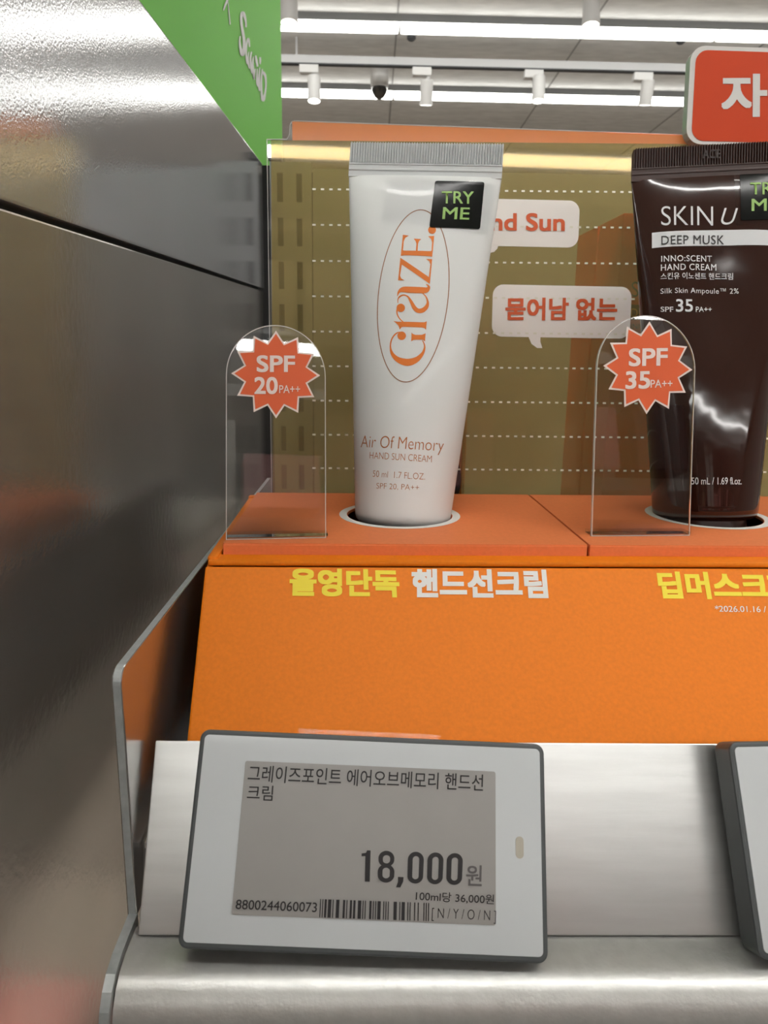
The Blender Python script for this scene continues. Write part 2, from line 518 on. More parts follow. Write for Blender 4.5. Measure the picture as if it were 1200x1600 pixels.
# ------------------------------------------------------------------ slotted upright + back panel
YB = P0.y + .006
FBk = Frame((0, YB, 0), X, Z)
zt = hit(416, 252, V((0, YB, 0)), Y).z
t = thing('shelf_frame', 'grey slotted steel upright and back panel behind the display', 'shelf frame', (-.06, YB, FZ))
cols = (-.0672, -.0535); sw, sp, sh = .0042, .0302, .0195
bm = bmesh.new()
xs0, xs1 = -.0745, -.0445
for x0, x1 in ((xs0, cols[0] - sw / 2), (cols[0] + sw / 2, cols[1] - sw / 2), (cols[1] + sw / 2, xs1)):
    box(FBk, x0, x1, FZ, zt, -.002, 0, bm)
z0s = zt - .0075
k = 0
for cx in cols:
    box(FBk, cx - sw / 2, cx + sw / 2, z0s, zt, -.002, 0, bm)
    for k in range(14):
        zz = z0s - k * sp
        box(FBk, cx - sw / 2, cx + sw / 2, zz - sp, zz - sh, -.002, 0, bm)
    box(FBk, cx - sw / 2, cx + sw / 2, FZ, z0s - 14 * sp, -.002, 0, bm)
obj('front_face', mk(bm, 'steel_post'), t)
obj('inner_channel', mk(box(FBk, xs0 + .002, xs1, FZ, zt - .004, -.03, -.012), 'slot_grey'), t)
obj('corner_gap', mk(box(FBk, xs0 - .022, xs0 - .0003, FZ, zt, -.03, -.012), 'black'), t)
obj('top_bracket', mk(box(FBk, xs0 - .001, xs0 + .008, zt + .0015, zt + .006, -.02, 0), 'black'), t)
obj('back_panel', mk(box(FBk, xs1 + .0008, .9, FZ, zt - .004, -.012, -.001), 'steel_post'), t)

# ------------------------------------------------------------------ green sign
yaw = math.radians(-3.0)
es = V((math.sin(yaw), math.cos(yaw), 0))
PG = at(440, 120, 1.15)
FG = Frame(PG, es, Z)
a0 = -1.0
t = thing('hanging_sign', 'green sign board with white script lettering above the steel panel', 'sign', FG.p(-.4, -.128))
obj('board', mk(prism(FG, [V((a0, -.30)), V((0, -.175)), V((0, .42)), V((a0, .42))], -.02, 0, bevel=.002), 'sign_green'), t)
def zs(x, y, s=9.41, ox=335, oy=0): return (ox + x / s, oy + y / s)
bm = bmesh.new()
fn = lambda p: (lambda q: FG.p(q.x, q.y, .0006))(FG.px(*zs(p.x, p.y)))
for st in ([(455, 400, 24), (452, 320, 28), (430, 230, 44), (405, 190, 52), (385, 250, 36), (390, 360, 36), (410, 480, 40), (428, 600, 42), (425, 720, 48), (405, 800, 56), (378, 730, 40), (362, 620, 28), (368, 530, 18)],
           [(508, 690, 18), (500, 610, 26), (486, 570, 30), (466, 640, 24), (458, 760, 24), (465, 880, 26), (475, 940, 20)],
           [(498, 760, 12), (486, 850, 22), (492, 940, 26), (506, 1010, 16)],
           [(538, 760, 18), (522, 850, 26), (530, 980, 28), (542, 1080, 14)],
           [(566, 830, 14), (556, 930, 26), (566, 1060, 30), (578, 1170, 20)],
           [(598, 815, 22), (610, 890, 34), (626, 980, 28)],
           [(592, 1010, 14), (580, 1090, 24), (576, 1160, 22)],
           [(664, 840, 24), (666, 890, 28), (664, 945, 16)],
           [(622, 1010, 14), (618, 1120, 24), (622, 1220, 34), (632, 1270, 20)],
           [(660, 990, 16), (650, 1100, 26), (648, 1230, 36), (656, 1335, 22)],
           [(698, 1015, 18), (684, 1130, 22), (684, 1290, 26), (690, 1400, 34), (708, 1470, 50), (736, 1380, 30), (750, 1250, 24), (742, 1130, 32), (722, 1080, 40), (698, 1050, 22)],
           ):
    strip_faces(bm, *brush([(x, y, w_) for x, y, w_ in st]), fn)
obj('lettering', mkflat(bm, 'sign_white', FG.n), t)
bm = bmesh.new()
for st in ([(232, -110, 16), (180, 0, 30), (150, 70, 28), (122, 150, 16)],
           [(150, -260, 8), (176, -80, 10), (200, 150, 12), (220, 360, 16)]):
    strip_faces(bm, *brush([(x, y, w_) for x, y, w_ in st]), fn)
obj('cross_mark', mkflat(bm, 'sign_white', FG.n), t)

# ================================================================== SHELF
XP = -.0543                           # inner face of the end plate
# price rail plane
RB, RTp = V((0, .1458, -.1338)), V((0, .1671, -.0959))
FR = Frame((0, RB.y, RB.z), X, RTp - RB)
RL = (RTp - RB).length
XE = .55
shelf = thing('store_shelf', 'silver metal shelf with a slanted price rail and rounded front edge', 'shelf', (.2, .30, -.135))
obj('price_rail', mk(box(FR, -.0525, XE, 0.0004, RL, -.0015, 0, bevel=.0003), 'alu'), shelf)
roll = [(.1490, -.1341), (.1455, -.1340), (.1415, -.1341), (.1375, -.1350), (.1345, -.1368), (.1322, -.1396), (.1308, -.1430), (.1300, -.1480), (.1300, -.170)]
bp = roll + [(.1315, -.170)] + [(y + .0015, z - .0008) for y, z in roll[::-1]]
obj('rounded_edge', mk(sweep_x(bp, XP + .0004, XE), 'alu_roll', True), shelf)
# end cap following the roll
cp = [(.1520, -.1325), (.1455, -.1328), (.1405, -.1330), (.1360, -.1342), (.1332, -.1362), (.1310, -.1392), (.1297, -.1430), (.1289, -.1480), (.1289, -.171), (.1520, -.171)]
b = sweep_x(cp, XP - .0021, XP)
obj('end_cap', mk(b, 'alu_edge'), shelf)
obj('deck', mk(box(fl, XP + .0006, XE, .1580, YB - .002, -.1195, -.1180), 'shelf_white'), shelf)
obj('deck_skirt', mk(box(fl, XP + .0006, XE, .1600, .1615, -.170, -.1197), 'shelf_white'), shelf)
# end plate
FX = Frame((XP, 0, 0), Y, Z)
pt = -.0702; pf = .1515; r = .0035
poly = [V((pf, -.1330)), V((.40, -.1330)), V((.40, pt))] + [V((pf + r - r * math.sin(math.radians(a)), pt - r + r * math.cos(math.radians(a)))) for a in range(0, 91, 15)]
t = thing('end_plate', 'flat aluminium end plate with a rounded corner beside the orange box', 'shelf divider', (XP - .001, .25, -.133))
obj('plate', mk(prism(FX, poly, -.0023, 0, bevel=.00030, rim=1), ['alu_plate', 'alu_edge']), t)
# lower shelf, seen as a blurred reflection in the steel panel
t = thing('lower_shelf', 'lower shelf mirrored dimly in the steel panel', 'shelf', (.2, .3, -.46))
obj('deck', mk(box(fl, XP + .0006, XE, .135, YB - .002, -.462, -.460), 'shelf_white'), t)
obj('price_rail', mk(box(Frame((0, .1335, -.47), X, V((0, .3, 1))), -.05, XE, 0, .042, -.001, 0), 'alu'), t)

for k, (gm, gh) in enumerate((('goods_pink', .17), ('goods_tan', .20), ('goods_pink', .17), ('goods_tan', .21))):
    Fg = Frame((-.045 + k * .07, .17, -.46), X, Z)
    obj('product_box', mk(box(Fg, 0, .064, .0002, gh, -.12, 0, bevel=.002), gm), None, (-.013 + k * .07, .23, -.46),
        '%s box on the lower shelf, %s from the steel panel' % (gm[6:], ORDS[k]), 'box', 'boxes on the lower shelf')
# unseen warm fill light added under the shelf to brighten the panel's reflection
obj('under_shelf_fill', mk(box(fl, XP + .02, XE - .02, .172, .184, -.1255, -.1205), 'shelf_fill'), shelf)

# ================================================================== DISPLAY TRAY AND CARTONS
ar = math.radians(1.3)
DX, DY = V((math.cos(ar), math.sin(ar), 0)), V((-math.sin(ar), math.cos(ar), 0))
DO = V((0, .265, 0))
FD = Frame(DO, DX, DY)                 # plan frame, n = +z
def dp(x, y, z): return DO + DX * x + DY * y + Z * z
TX0, TX1 = -.0505, .1885
lip_y, lip_z, fb_y, fb_z = -.0500, -.0648, -.0925, -.1165
tray = thing('display_tray', 'bright orange cardboard display tray with yellow and white Korean lettering', 'display box', dp(.07, 0, -.118))
FF = Frame(dp(0, lip_y, lip_z), DX, (dp(0, lip_y, lip_z) - dp(0, fb_y, fb_z)))
fh = (dp(0, lip_y, lip_z) - dp(0, fb_y, fb_z)).length
obj('front_panel', mk(box(FF, TX0, TX1, -fh, 0, -.0018, 0, bevel=.0007), 'tray_orange'), tray)
def side(x0, x1):
    F = Frame(dp(0, 0, 0), DY, Z)
    return prism(F, [V((fb_y + .004, fb_z + .0012)), V((.0455, fb_z + .0012)), V((.0455, lip_z - .0006)), V((lip_y + .003, lip_z - .0006))], x0, x1)
obj('side_panel', mk(side(TX0, TX0 + .0018), 'tray_orange'), tray)
obj('side_panel', mk(side(TX1 - .0018, TX1), 'tray_orange'), tray)
obj('rear_panel', mk(box(FD, TX0, TX1, .0437, .0455, -.1165, lip_z), 'tray_orange'), tray)
obj('base_panel', mk(box(FD, TX0 + .002, TX1 - .002, fb_y + .006, .0435, -.1178, -.1162), 'tray_orange'), tray)
rz0, rz1 = lip_z + .0002, lip_z + .0014
obj('front_rim', mk(box(FD, TX0 + .0006, TX1, lip_y + .0009, -.0414, rz0 - .0004, rz1, bevel=.0006), 'tray_orange', False), tray)
obj('side_rim', mk(box(FD, TX0, -.0472, -.0470, .0455, rz0, rz1 + .0008, bevel=.0009), 'tray_orange'), tray)
obj('rear_rim', mk(box(FD, TX0, TX1, .0425, .0462, rz0, rz1 + .0016, bevel=.0008), 'tray_orange'), tray)
letter(tray, FF, '올영단독', (452, 932), (625, 934), (453, 888), 'yellow_print', bold=.040)
letter(tray, FF, '핸드선크림', (643, 934), (857, 935), (643, 889), 'white_print', bold=.040)
letter(tray, FF, '딥머스크핸', (1031, 936), (1247, 938), (1025, 893), 'yellow_print', bold=.040)
letter(tray, FF, '*2026.01.16 / 식', (1117, 957), (1213, 958), (1116, 945), 'white_print', bold=.004)

RING = .0224; HOLE = .0194
def carton(x0, x1, cx, cy, lab):
    t = thing('tester_carton', lab, 'carton', dp((x0 + x1) / 2, 0, -.116), 'orange tester cartons set in the tray')
    z = -.0600
    b = prism(FD, rrect(x0, -.0410, x1, .0418, .0004, 2), z - .0009, z, holes=[circ(cx, cy, HOLE, 48)])
    obj('top_panel', mk(b, 'carton_orange'), t)
    F0 = Frame(dp(0, -.0410, 0), DX, Z)
    obj('front_panel', mk(box(F0, x0, x1, -.1155, z - .0003, -.0012, .0002, bevel=.0003), 'carton_orange'), t)
    F1 = Frame(dp(x0, 0, 0), DY, Z); F2 = Frame(dp(x1, 0, 0), DY, Z)
    obj('side_panel', mk(box(F1, -.0396, .0416, -.1155, z - .001, 0, .0012), 'carton_orange'), t)
    obj('side_panel', mk(box(F2, -.0396, .0416, -.1155, z - .001, -.0012, 0), 'carton_orange'), t)
    F3 = Frame(dp(0, .0418, 0), DX, Z)
    obj('rear_panel', mk(box(F3, x0, x1, -.1155, z - .001, 0, .0012), 'carton_orange'), t)
    obj('inner_tray', mk(box(FD, x0 + .002, x1 - .002, -.0390, .0400, -.098, -.097), 'carton_inside'), t)
    b = flat(FD, [(circ(cx, cy, RING, 64), circ(cx, cy, HOLE + .0002, 64))], z + .00012)
    obj('white_ring', mkflat(b, 'white_print', Z), t)
    return t
carton(-.0466, .0686, .0112, .0012, 'orange carton top with a white ringed hole holding the white tube')
carton(.0694, .1846, .1284, .0030, 'orange carton top with a white ringed hole holding the brown tube')

# ================================================================== TUBES
class Tube:
    def __init__(s, base, tl, tr, R, dent=0.0, seed=0):
        s.C0 = base; C1 = (tl + tr) / 2
        s.H = (C1 - base).length; s.A = (C1 - base).normalized()
        wv = tr - tl; wv = wv - s.A * wv.dot(s.A); s.w = wv.normalized()
        s.n = s.w.cross(s.A)
        if s.n.y > 0: s.n = -s.n
        s.R = R; s.dent = dent; s.seed = seed
        s.crimp = .0118            # height of the sealed end
        s.Hb = s.H - s.crimp
        s.Wt = math.pi * R / 2 * .995
    def W(s, t):
        k = max(0, min(1, t / s.Hb)); return s.R + (s.Wt - s.R) * k
    def dep0(s, t):
        W = s.W(t); P = 2 * math.pi * s.R
        lo, hi = .0004, s.R
        for _ in range(22):
            d = (lo + hi) / 2; h = ((W - d) / (W + d)) ** 2
            if math.pi * (W + d) * (1 + 3 * h / (10 + math.sqrt(4 - 3 * h))) < P: lo = d
            else: hi = d
        return d
    def D(s, t):
        if not hasattr(s, '_c'):
            s._c = [s.dep0(s.Hb * i / 200) for i in range(201)]
        k = max(0, min(200, t / s.Hb * 200)); i = min(int(k), 199); f = k - i
        return s._c[i] * (1 - f) + s._c[i + 1] * f
    def bulge(s, a, t):           # soft dents of a squeezed tube, fading out at both ends and at the edges
        if not s.dent: return 0
        k = max(0, min(1, t / s.Hb)); fade = math.sin(math.pi * min(1, max(0, (k - .12) / .88))) if k > .12 else 0
        q = a / s.W(t)
        wave = math.sin(3.1 * q + 5.0 * k + s.seed) * .6 + math.sin(-5.2 * q + 9.5 * k + s.seed * 2) * .4
        dimple = math.exp(-((q - .12) / .52) ** 2 - ((k - .64) / .20) ** 2)
        return fade * (1 - q * q) * (s.dent * .25 * wave - s.dent * 2.1 * dimple)
    def depth(s, a, t):
        W = s.W(t); q = max(-1, min(1, a / W))
        return s.D(t) * math.sqrt(max(0, 1 - q * q)) + s.bulge(a, t)
    def p(s, a, t, e=0.0):
        return s.C0 + s.w * a + s.A * t + s.n * (s.depth(a, t) + e)
    def st(s, u, v):
        d = 0.0
        for _ in range(14):
            q = hit(u, v, s.C0 + s.n * d, s.n) - s.C0
            a, t = q.dot(s.w), q.dot(s.A); d = .5 * d + .5 * s.depth(a, t)
        return V((a, t))
    def body(s, nr=72, na=96):
        b = bmesh.new(); rings = []
        rows = [(-.0042, .80), (-.0036, .90), (-.0024, .965), (-.0010, .993)] + [(s.Hb * i / nr, 1.0) for i in range(nr + 1)]
        for t, k in rows:
            W, D_ = s.W(t) * k, s.D(t) * k; ring = []
            for j in range(na):
                th = 2 * math.pi * j / na; a = W * math.cos(th); dd = D_ * math.sin(th)
                if dd > 0: dd += s.bulge(a, t)
                ring.append(b.verts.new(s.C0 + s.w * a + s.A * t + s.n * dd))
            rings.append(ring)
        for i in range(len(rings) - 1):
            for j in range(na): b.faces.new((rings[i][j], rings[i][(j + 1) % na], rings[i + 1][(j + 1) % na], rings[i + 1][j]))
        b.faces.new(rings[0][::-1]); b.faces.new(rings[-1])
        return b
    def seal(s, ribs, corner=0.0, band=.0042):
        """pressed, ribbed end: (smooth band mesh, ribbed strip mesh)"""
        F = Frame(s.C0 + s.A * s.Hb, s.w, s.A)
        W = s.Wt
        b1 = bmesh.new(); box(F, -W, W, -.0004, band, -.00075, .00075, b1)
        box(F, -W, W, band * .42, band * .62, -.0010, .0010, b1, bevel=.0002)
        box(F, -W, W, band * .92, band * 1.06, -.0010, .0010, b1, bevel=.0002)
        b2 = bmesh.new(); h0, h1 = band * 1.06, s.crimp
        n = ribs * 4; prof = []
        for sgn in (1, -1):
            row0, row1 = [], []
            for i in range(n + 1):
                x = -W + 2 * W * i / n; dd = .00072 + .00045 * (1 if (i // 2) % 2 else -1)
                top = h1
                if corner:
                    q = W - abs(x)
                    if q < corner: top = h1 - corner + math.sqrt(max(0, corner ** 2 - (corner - q) ** 2))
                row0.append(b2.verts.new(F.p(x, h0, sgn * dd))); row1.append(b2.verts.new(F.p(x, top, sgn * dd)))
            prof.append((row0, row1))
            for i in range(n): b2.faces.new((row0[i], row0[i + 1], row1[i + 1], row1[i]))
        (f0, f1), (g0, g1) = prof
        for i in range(n): b2.faces.new((f1[i], f1[i + 1], g1[i + 1], g1[i]))
        b2.faces.new((f0[0], f1[0], g1[0], g0[0])); b2.faces.new((f0[-1], f1[-1], g1[-1], g0[-1]))
        return b1, b2
    def wrap(s, b2, e=.00012, step=.0022):
        """bend a flat mesh given in (a, t, 0) round the tube"""
        for ax, no, lo, hi in ((0, (1, 0, 0), -s.Wt, s.Wt), (1, (0, 1, 0), 0, s.H)):
            x = lo
            while x < hi:
                bmesh.ops.bisect_plane(b2, geom=b2.verts[:] + b2.edges[:] + b2.faces[:], plane_co=V(no) * x, plane_no=no); x += step if ax == 0 else .006
        for v in b2.verts: v.co = s.p(v.co.x, v.co.y, e + v.co.z)
        face_to(b2, s.n)
        return b2
    def print(s, parent, b2, m, e=.00012, name='lettering', label=None):
        s.wrap(b2, e)
        me = bpy.data.meshes.new('print'); b2.to_mesh(me); b2.free(); me.materials.append(M[m])
        for p in me.polygons: p.use_smooth = True
        return obj(name, me, parent, label=label)
    def type(s, parent, body, bl, br, tl, m, bold=0.0, e=.00012, **k):
        vs, fs = glyphs(body, bold, **k)
        q = [s.st(*x) for x in (bl, br, tl)]
        b2 = bmesh.new()
        bv = [b2.verts.new(V((*(q[0] + (q[1] - q[0]) * x + (q[2] - q[0]) * y), z))) for x, y, z in vs]
        for f in fs:
            try: b2.faces.new([bv[i] for i in f])
            except ValueError: pass
        return s.print(parent, b2, m, e)
    def quad(s, pts, r=0.0):
        q = [s.st(*x) for x in pts]
        out = []
        n = len(q)
        for i in range(n):
            a, c, d = q[i - 1], q[i], q[(i + 1) % n]
            u1, u2 = (a - c).normalized(), (d - c).normalized()
            for k in range(6):
                f = k / 5; out.append(c + u1 * r * (1 - f) ** 2 + u2 * r * f ** 2)
        b2 = bmesh.new(); poly_faces(b2, out, lambda p: V((p.x, p.y, 0)))
        return b2

def build_tube(T, lab, mats, ribs, corner, group='tester tubes standing in the cartons'):
    t = thing('hand_cream_tube', lab, 'tube', T.C0 - T.A * .004, group)
    obj('tube_body', mk(T.body(), mats[0], True), t)
    b1, b2 = T.seal(ribs, corner)
    obj('seal_band', mk(b1, mats[1]), t)
    obj('ribbed_seal', mk(b2, mats[1]), t)
    b = bmesh.new(); lathe(b, T.C0 - T.A * .0042, -T.A, [(T.R * .78, 0), (T.R * .80, .004), (T.R * .82, .026), (T.R * .78, .0275)], 40)
    obj('cap', mk(b, mats[1], True), t)
    return t

# --- white tube
T1 = Tube(at(629.5, 803, .2755), at(548, 222, .2712), at(787.5, 228, .2650), .0179)
tube = build_tube(T1, 'white hand cream tube with an orange logo in an oval outline', ('tube_white', 'tube_crimp'), 58, 0)
def z4(x, y): return (590 + x / 6.955, 350 + y / 6.955)
bm = bmesh.new()
fn = lambda p: (lambda q: V((q.x, q.y, 0)))(T1.st(*z4(p.x, p.y)))
for st in ([(262, 1174, 6), (215, 1182, 12), (175, 1217, 15), (148, 1270, 14), (140, 1340, 16), (162, 1415, 36), (225, 1476, 60), (325, 1504, 78), (420, 1476, 60), (487, 1410, 34), (511, 1345, 18), (505, 1300, 12), (488, 1266, 9)],
           [(226, 905, 34), (211, 950, 16), (217, 990, 13), (242, 1032, 11), (278, 1064, 10)],
           [(215, 788, 4), (232, 738, 26), (275, 714, 58), (350, 716, 68), (450, 719, 68), (525, 719, 62), (556, 692, 32), (546, 668, 18), (526, 655, 5)],
           [(221, 860, 6), (223, 815, 11), (246, 786, 17), (286, 773, 15), (330, 791, 17), (365, 846, 32), (400, 910, 44), (440, 943, 48), (490, 938, 50), (532, 900, 42), (545, 850, 24), (525, 790, 13), (488, 752, 9)]):
    strip_faces(bm, *brush(st, 5), fn)
for po in ([(370, 1178), (382, 1195), (410, 1205), (480, 1205), (508, 1195), (522, 1187), (515, 1280), (500, 1262), (480, 1258), (410, 1258), (385, 1262), (366, 1276)],
           [(172, 1055), (215, 1062), (470, 1068), (510, 1068), (535, 1057), (526, 1152), (510, 1132), (480, 1125), (290, 1118), (262, 1120), (240, 1148), (236, 1125), (222, 1100), (198, 1075)],
           [(248, 367), (566, 584), (568, 653), (252, 434)],
           [(525, 380), (593, 383), (568, 653), (552, 620), (574, 440), (562, 405)],
           [(248, 367), (264, 440), (244, 560), (256, 592), (292, 613), (223, 613)],
           [(258, 283), (290, 290), (570, 296), (600, 290), (593, 358), (570, 352), (290, 340), (252, 347)],
           [(275, 118), (340, 127), (302, 150), (284, 190), (276, 290), (258, 290)],
           [(392, 160), (475, 165), (452, 185), (440, 215), (435, 295), (416, 295), (422, 215), (412, 185)],
           [(550, 135), (615, 130), (600, 296), (586, 296), (592, 200), (582, 165)],
           [(262 + 47 * math.cos(k * .3927), 1215 + 47 * math.sin(k * .3927)) for k in range(16)],
           [(252 + 46 * math.cos(k * .3927), 912 + 46 * math.sin(k * .3927)) for k in range(16)],
           [(592 + 43 * math.cos(k * .3927), 66 + 43 * math.sin(k * .3927)) for k in range(16)]):
    poly_faces(bm, po, fn)
T1.print(tube, bm, 'orange_print', name='logo')
bm = bmesh.new(); n = 96
el = []
for k in range(n + 1):
    th = 2 * math.pi * k / n
    el.append(T1.st(500 + (583 + 47 * math.cos(th) + 219 * math.sin(th)) / 4, 200 + (1050 - 538 * math.cos(th)) / 4))
L, R_ = [], []
for k in range(n + 1):
    tg = (el[(k + 1) % n] - el[k - 1 if k else n - 1]).normalized(); nn = V((-tg.y, tg.x)) * .00016
    L.append(el[k] + nn); R_.append(el[k] - nn)
strip_faces(bm, L, R_, lambda p: V((p.x, p.y, 0)))
T1.print(tube, bm, 'line_print', name='oval_outline')
T1.type(tube, 'Air Of Memory', (563, 705), (692, 711.5), (565, 680.5), 'copper_print', bold=-.012)
T1.type(tube, 'HAND SUN CREAM', (577.5, 716.3), (674.5, 722.5), (578, 706), 'copper_print', bold=-.012)
T1.type(tube, '50 ml  1.7 FL.OZ.', (582.5, 744.8), (664, 749.5), (583, 735), 'copper_print', bold=-.014)
T1.type(tube, 'SPF 20, PA++', (588, 764.5), (654.5, 767.5), (588.5, 754.5), 'copper_print', bold=-.014)
T1.print(tube, T1.quad([(608, 275), (774, 287), (762, 369), (597, 346)], .0005), 'tape', .00022, 'clear_tape', label='strip of clear tape')
stk = T1.print(tube, T1.quad([(680, 283), (757, 285), (750, 358.5), (671, 355.5)], .0009), 'sticker_black', .00034, 'try_me_sticker', label='small black square sticker')
T1.type(stk, 'TRY', (690, 318.5), (740, 319.5), (690.5, 299.5), 'sticker_green', bold=.012, e=.00046)
T1.type(stk, 'ME', (691, 343), (733, 344), (692.5, 324.5), 'sticker_green', bold=.012, e=.00046)

# --- brown tube
T2 = Tube(at(1100, 794, .2790), at(995, 230, .2775), at(1236, 224, .2700), .0186, dent=.0016, seed=1.3)
tube = build_tube(T2, 'glossy dark brown hand cream tube with white lettering and a pale band', ('tube_brown', 'brown_crimp'), 62, .0020)
FC = Frame(T2.C0 + T2.A * T2.Hb, T2.w, T2.A)
letter(tube, FC, 'ACE', (1096, 250), (1124, 249.5), (1096, 236), 'emboss_print', d=.00125, bold=.02)
T2.type(tube, 'SKIN', (1033, 352.5), (1114, 353), (1033, 322.5), 'pale_print', bold=-.008)
T2.type(tube, 'U', (1126, 351), (1151, 351.5), (1128, 325), 'pale_print', bold=-.004, shear=.25)
bd = T2.print(tube, T2.quad([(1018.5, 388), (1222, 386), (1224, 362), (1018.5, 364)]), 'pale_print', .00012, 'pale_band')
T2.type(bd, 'DEEP MUSK', (1033, 383), (1131, 382.5), (1033, 369), 'dark_print', bold=.004, e=.00026, space=1.08)
T2.type(tube, 'INNO:SCENT', (1033, 409.5), (1112, 409.5), (1033, 400), 'pale_print', bold=.010, space=1.1)
T2.type(tube, 'HAND CREAM', (1032.5, 423.5), (1119, 423), (1032.5, 413.5), 'pale_print', bold=.010, space=1.1)
T2.type(tube, '스킨유 이노센트 핸드크림', (1032, 437.5), (1145, 437.5), (1032, 427), 'pale_print', bold=.008)
T2.type(tube, 'Silk Skin Ampoule™ 2%', (1032, 462), (1154, 461.5), (1032, 451), 'pale_print', bold=.002, space=1.08)
T2.type(tube, 'SPF', (1032, 487.5), (1052, 487.5), (1032, 479.5), 'pale_print', bold=.008)
T2.type(tube, '35', (1056, 487.5), (1082.5, 487.5), (1056, 467.5), 'pale_print', bold=.012)
T2.type(tube, 'PA++', (1087, 487.5), (1112, 487.5), (1087, 479.5), 'pale_print', bold=.008)
T2.type(tube, '50 mL / 1.69 fl.oz.', (1080, 757), (1158.5, 757), (1080, 746), 'pale_print', bold=.006)
T2.print(tube, T2.quad([(1146, 271), (1236, 272), (1232, 350), (1150, 353)], .0004), 'tape', .00022, 'clear_tape', label='strip of clear tape')
stk = T2.print(tube, T2.quad([(1155, 273), (1230, 271), (1228, 344), (1157, 345)], .0009), 'sticker_black', .00034, 'try_me_sticker', label='small black square sticker')
T2.type(stk, 'TRY', (1172, 305), (1222, 305), (1171.5, 286), 'sticker_green', bold=.012, e=.00046)
T2.type(stk, 'ME', (1173.5, 330.5), (1216, 330.5), (1173.5, 311.5), 'sticker_green', bold=.012, e=.00046)

# ================================================================== CLEAR SPF SIGNS
def spf_sign(bL, bR, top, left_mid, star_c, star_r, star_rot, number, tx, lab, lean=13.6):
    zc = V((0, 0, -.0599)); L, R_ = hit(*bL, zc, Z), hit(*bR, zc, Z)
    ex = (R_ - L).normalized(); c = (L + R_) / 2; Wd = (R_ - L).length
    back = Z.cross(ex)
    ey = Z * math.cos(math.radians(lean)) + back * math.sin(math.radians(lean))
    F = Frame(c, ex, ey)
    tq = F.px(*top); F2 = F
    tilt = math.atan2(tq.x, tq.y)             # sideways lean of the arch
    Fs = Frame(c, ex * math.cos(tilt) - F.ey * math.sin(tilt), F.ey * math.cos(tilt) + ex * math.sin(tilt))
    H = tq.length
    t = thing('spf_sign', lab, 'sign', c, 'clear arched acrylic signs')
    rr = Wd / 2
    off = math.tan(tilt) * rr
    pl = [V((-Wd / 2, -off)), V((Wd / 2, off))]
    arch = H - rr * 1.04
    pl += [V((rr * math.cos(math.radians(a)), arch + rr * 1.04 * math.sin(math.radians(a)))) for a in range(0, 181, 6)]
    obj('panel', mk(prism(Fs, pl, -.0011, 0, rim=1), ['clear', 'clear_edge']), t)
    # folded foot lying on the carton, behind the panel
    ff = Frame(c, ex, back)
    obj('foot', mk(prism(ff, rrect(-Wd / 2, .0004, Wd / 2 + .0006, .0062, .0005), .0001, .0011, rim=1), ['foot_clear', 'foot_clear']), t)
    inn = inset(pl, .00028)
    obj('painted_edge_glint', mkflat(flat(Fs, [(pl, inn)], .00008), 'edge_glint', Fs.n), t)  # flat pale ring, a painted highlight round the panel outline
    sc_ = Fs.px(*star_c); sr = (Fs.px(star_c[0] + star_r, star_c[1]) - sc_).length
    def star(k_out, k_in):
        return [sc_ + V((math.sin(math.radians(15 * i)), math.cos(math.radians(15 * i)))) * sr * (k_out if i % 2 == 0 else k_in) for i in range(24)]
    sb = obj('starburst', mkflat(flat(Fs, [(star(1, .735),)], .0002), 'burst_white', Fs.n), t, label='orange starburst with a white edge')
    obj('starburst_fill', mkflat(flat(Fs, [(star(.925, .688),)], .0003), 'burst_orange', Fs.n), sb)
    for body, q, bo in (('SPF', tx[0], .022), (number, tx[1], .022), ('PA++', tx[2], .006)):
        letter(sb, Fs, body, *q, 'burst_white', d=.0004, bold=bo)
    return t
def zA(x, y): return (330 + x / 4, 480 + y / 4)
spf_sign((353, 843.5), (509.5, 840.5), (431.5, 508), None, zA(405, 421), 69, 0, '20',
         ((zA(284, 408), zA(524, 408), zA(284, 302)), (zA(270, 545), zA(416, 545), zA(270, 437)), (zA(425, 538), zA(555, 538), zA(425, 489))),
         'clear arched sign with an orange starburst reading SPF 20, left of the white tube')
def zB(x, y): return (920 + x / 4.322, 480 + y / 4.322)
spf_sign((924, 838), (1077.5, 837), (1012.5, 493), None, zB(398, 410), 69.4, 0, '35',
         ((zB(265, 402), zB(527, 397), zB(268, 280)), (zB(243, 555), zB(410, 552), zB(246, 434)), (zB(413, 545), zB(560, 543), zB(414, 492))),
         'clear arched sign with an orange starburst reading SPF 35, in front of the brown tube', lean=11.6)

# ================================================================== TINTED BACK SHEET
lean = math.radians(6.0)
FB = Frame(dp(0, .0530, -.060), DX, Z * math.cos(lean) + DY * math.sin(lean))
q = lambda *p: FB.px(*p)
sheet = thing('back_sheet', 'tall gold tinted display sheet with dotted lines and speech bubbles', 'display panel', dp(.07, .0465, -.118))
BOT = -.0565
xr = .215
lc = q(417, 219); l2 = q(447, 219); l3 = q(453, 190); rt = q(1100, 213)
sl = (rt.y - l3.y) / (rt.x - l3.x)
clear_poly = [V((q(426, 770).x, BOT)), V((xr, BOT)), V((xr, l3.y + sl * (xr - l3.x))), V((l3.x + .002, l3.y)), V((l3.x + .0006, l3.y - .0006)), V((l3.x, l3.y - .002)),
              V((l3.x - .0002, lc.y + .002)), V((l3.x - .0012, lc.y + .0003)), V((lc.x, lc.y))]
obj('clear_sheet', mk(prism(FB, clear_poly, 0, .0012, rim=1), ['clear', 'clear_edge']), sheet)
obj('painted_edge_glint', mkflat(flat(FB, [(clear_poly, inset(clear_poly, .00030))], .0013), 'edge_glint', FB.n), sheet)  # edge highlight of the sheet, painted as a thin pale outline
g0, g1 = q(424, 221), q(1070, 227)
gs = (g1.y - g0.y) / (g1.x - g0.x)
gy = lambda x: g0.y + gs * (x - g0.x)
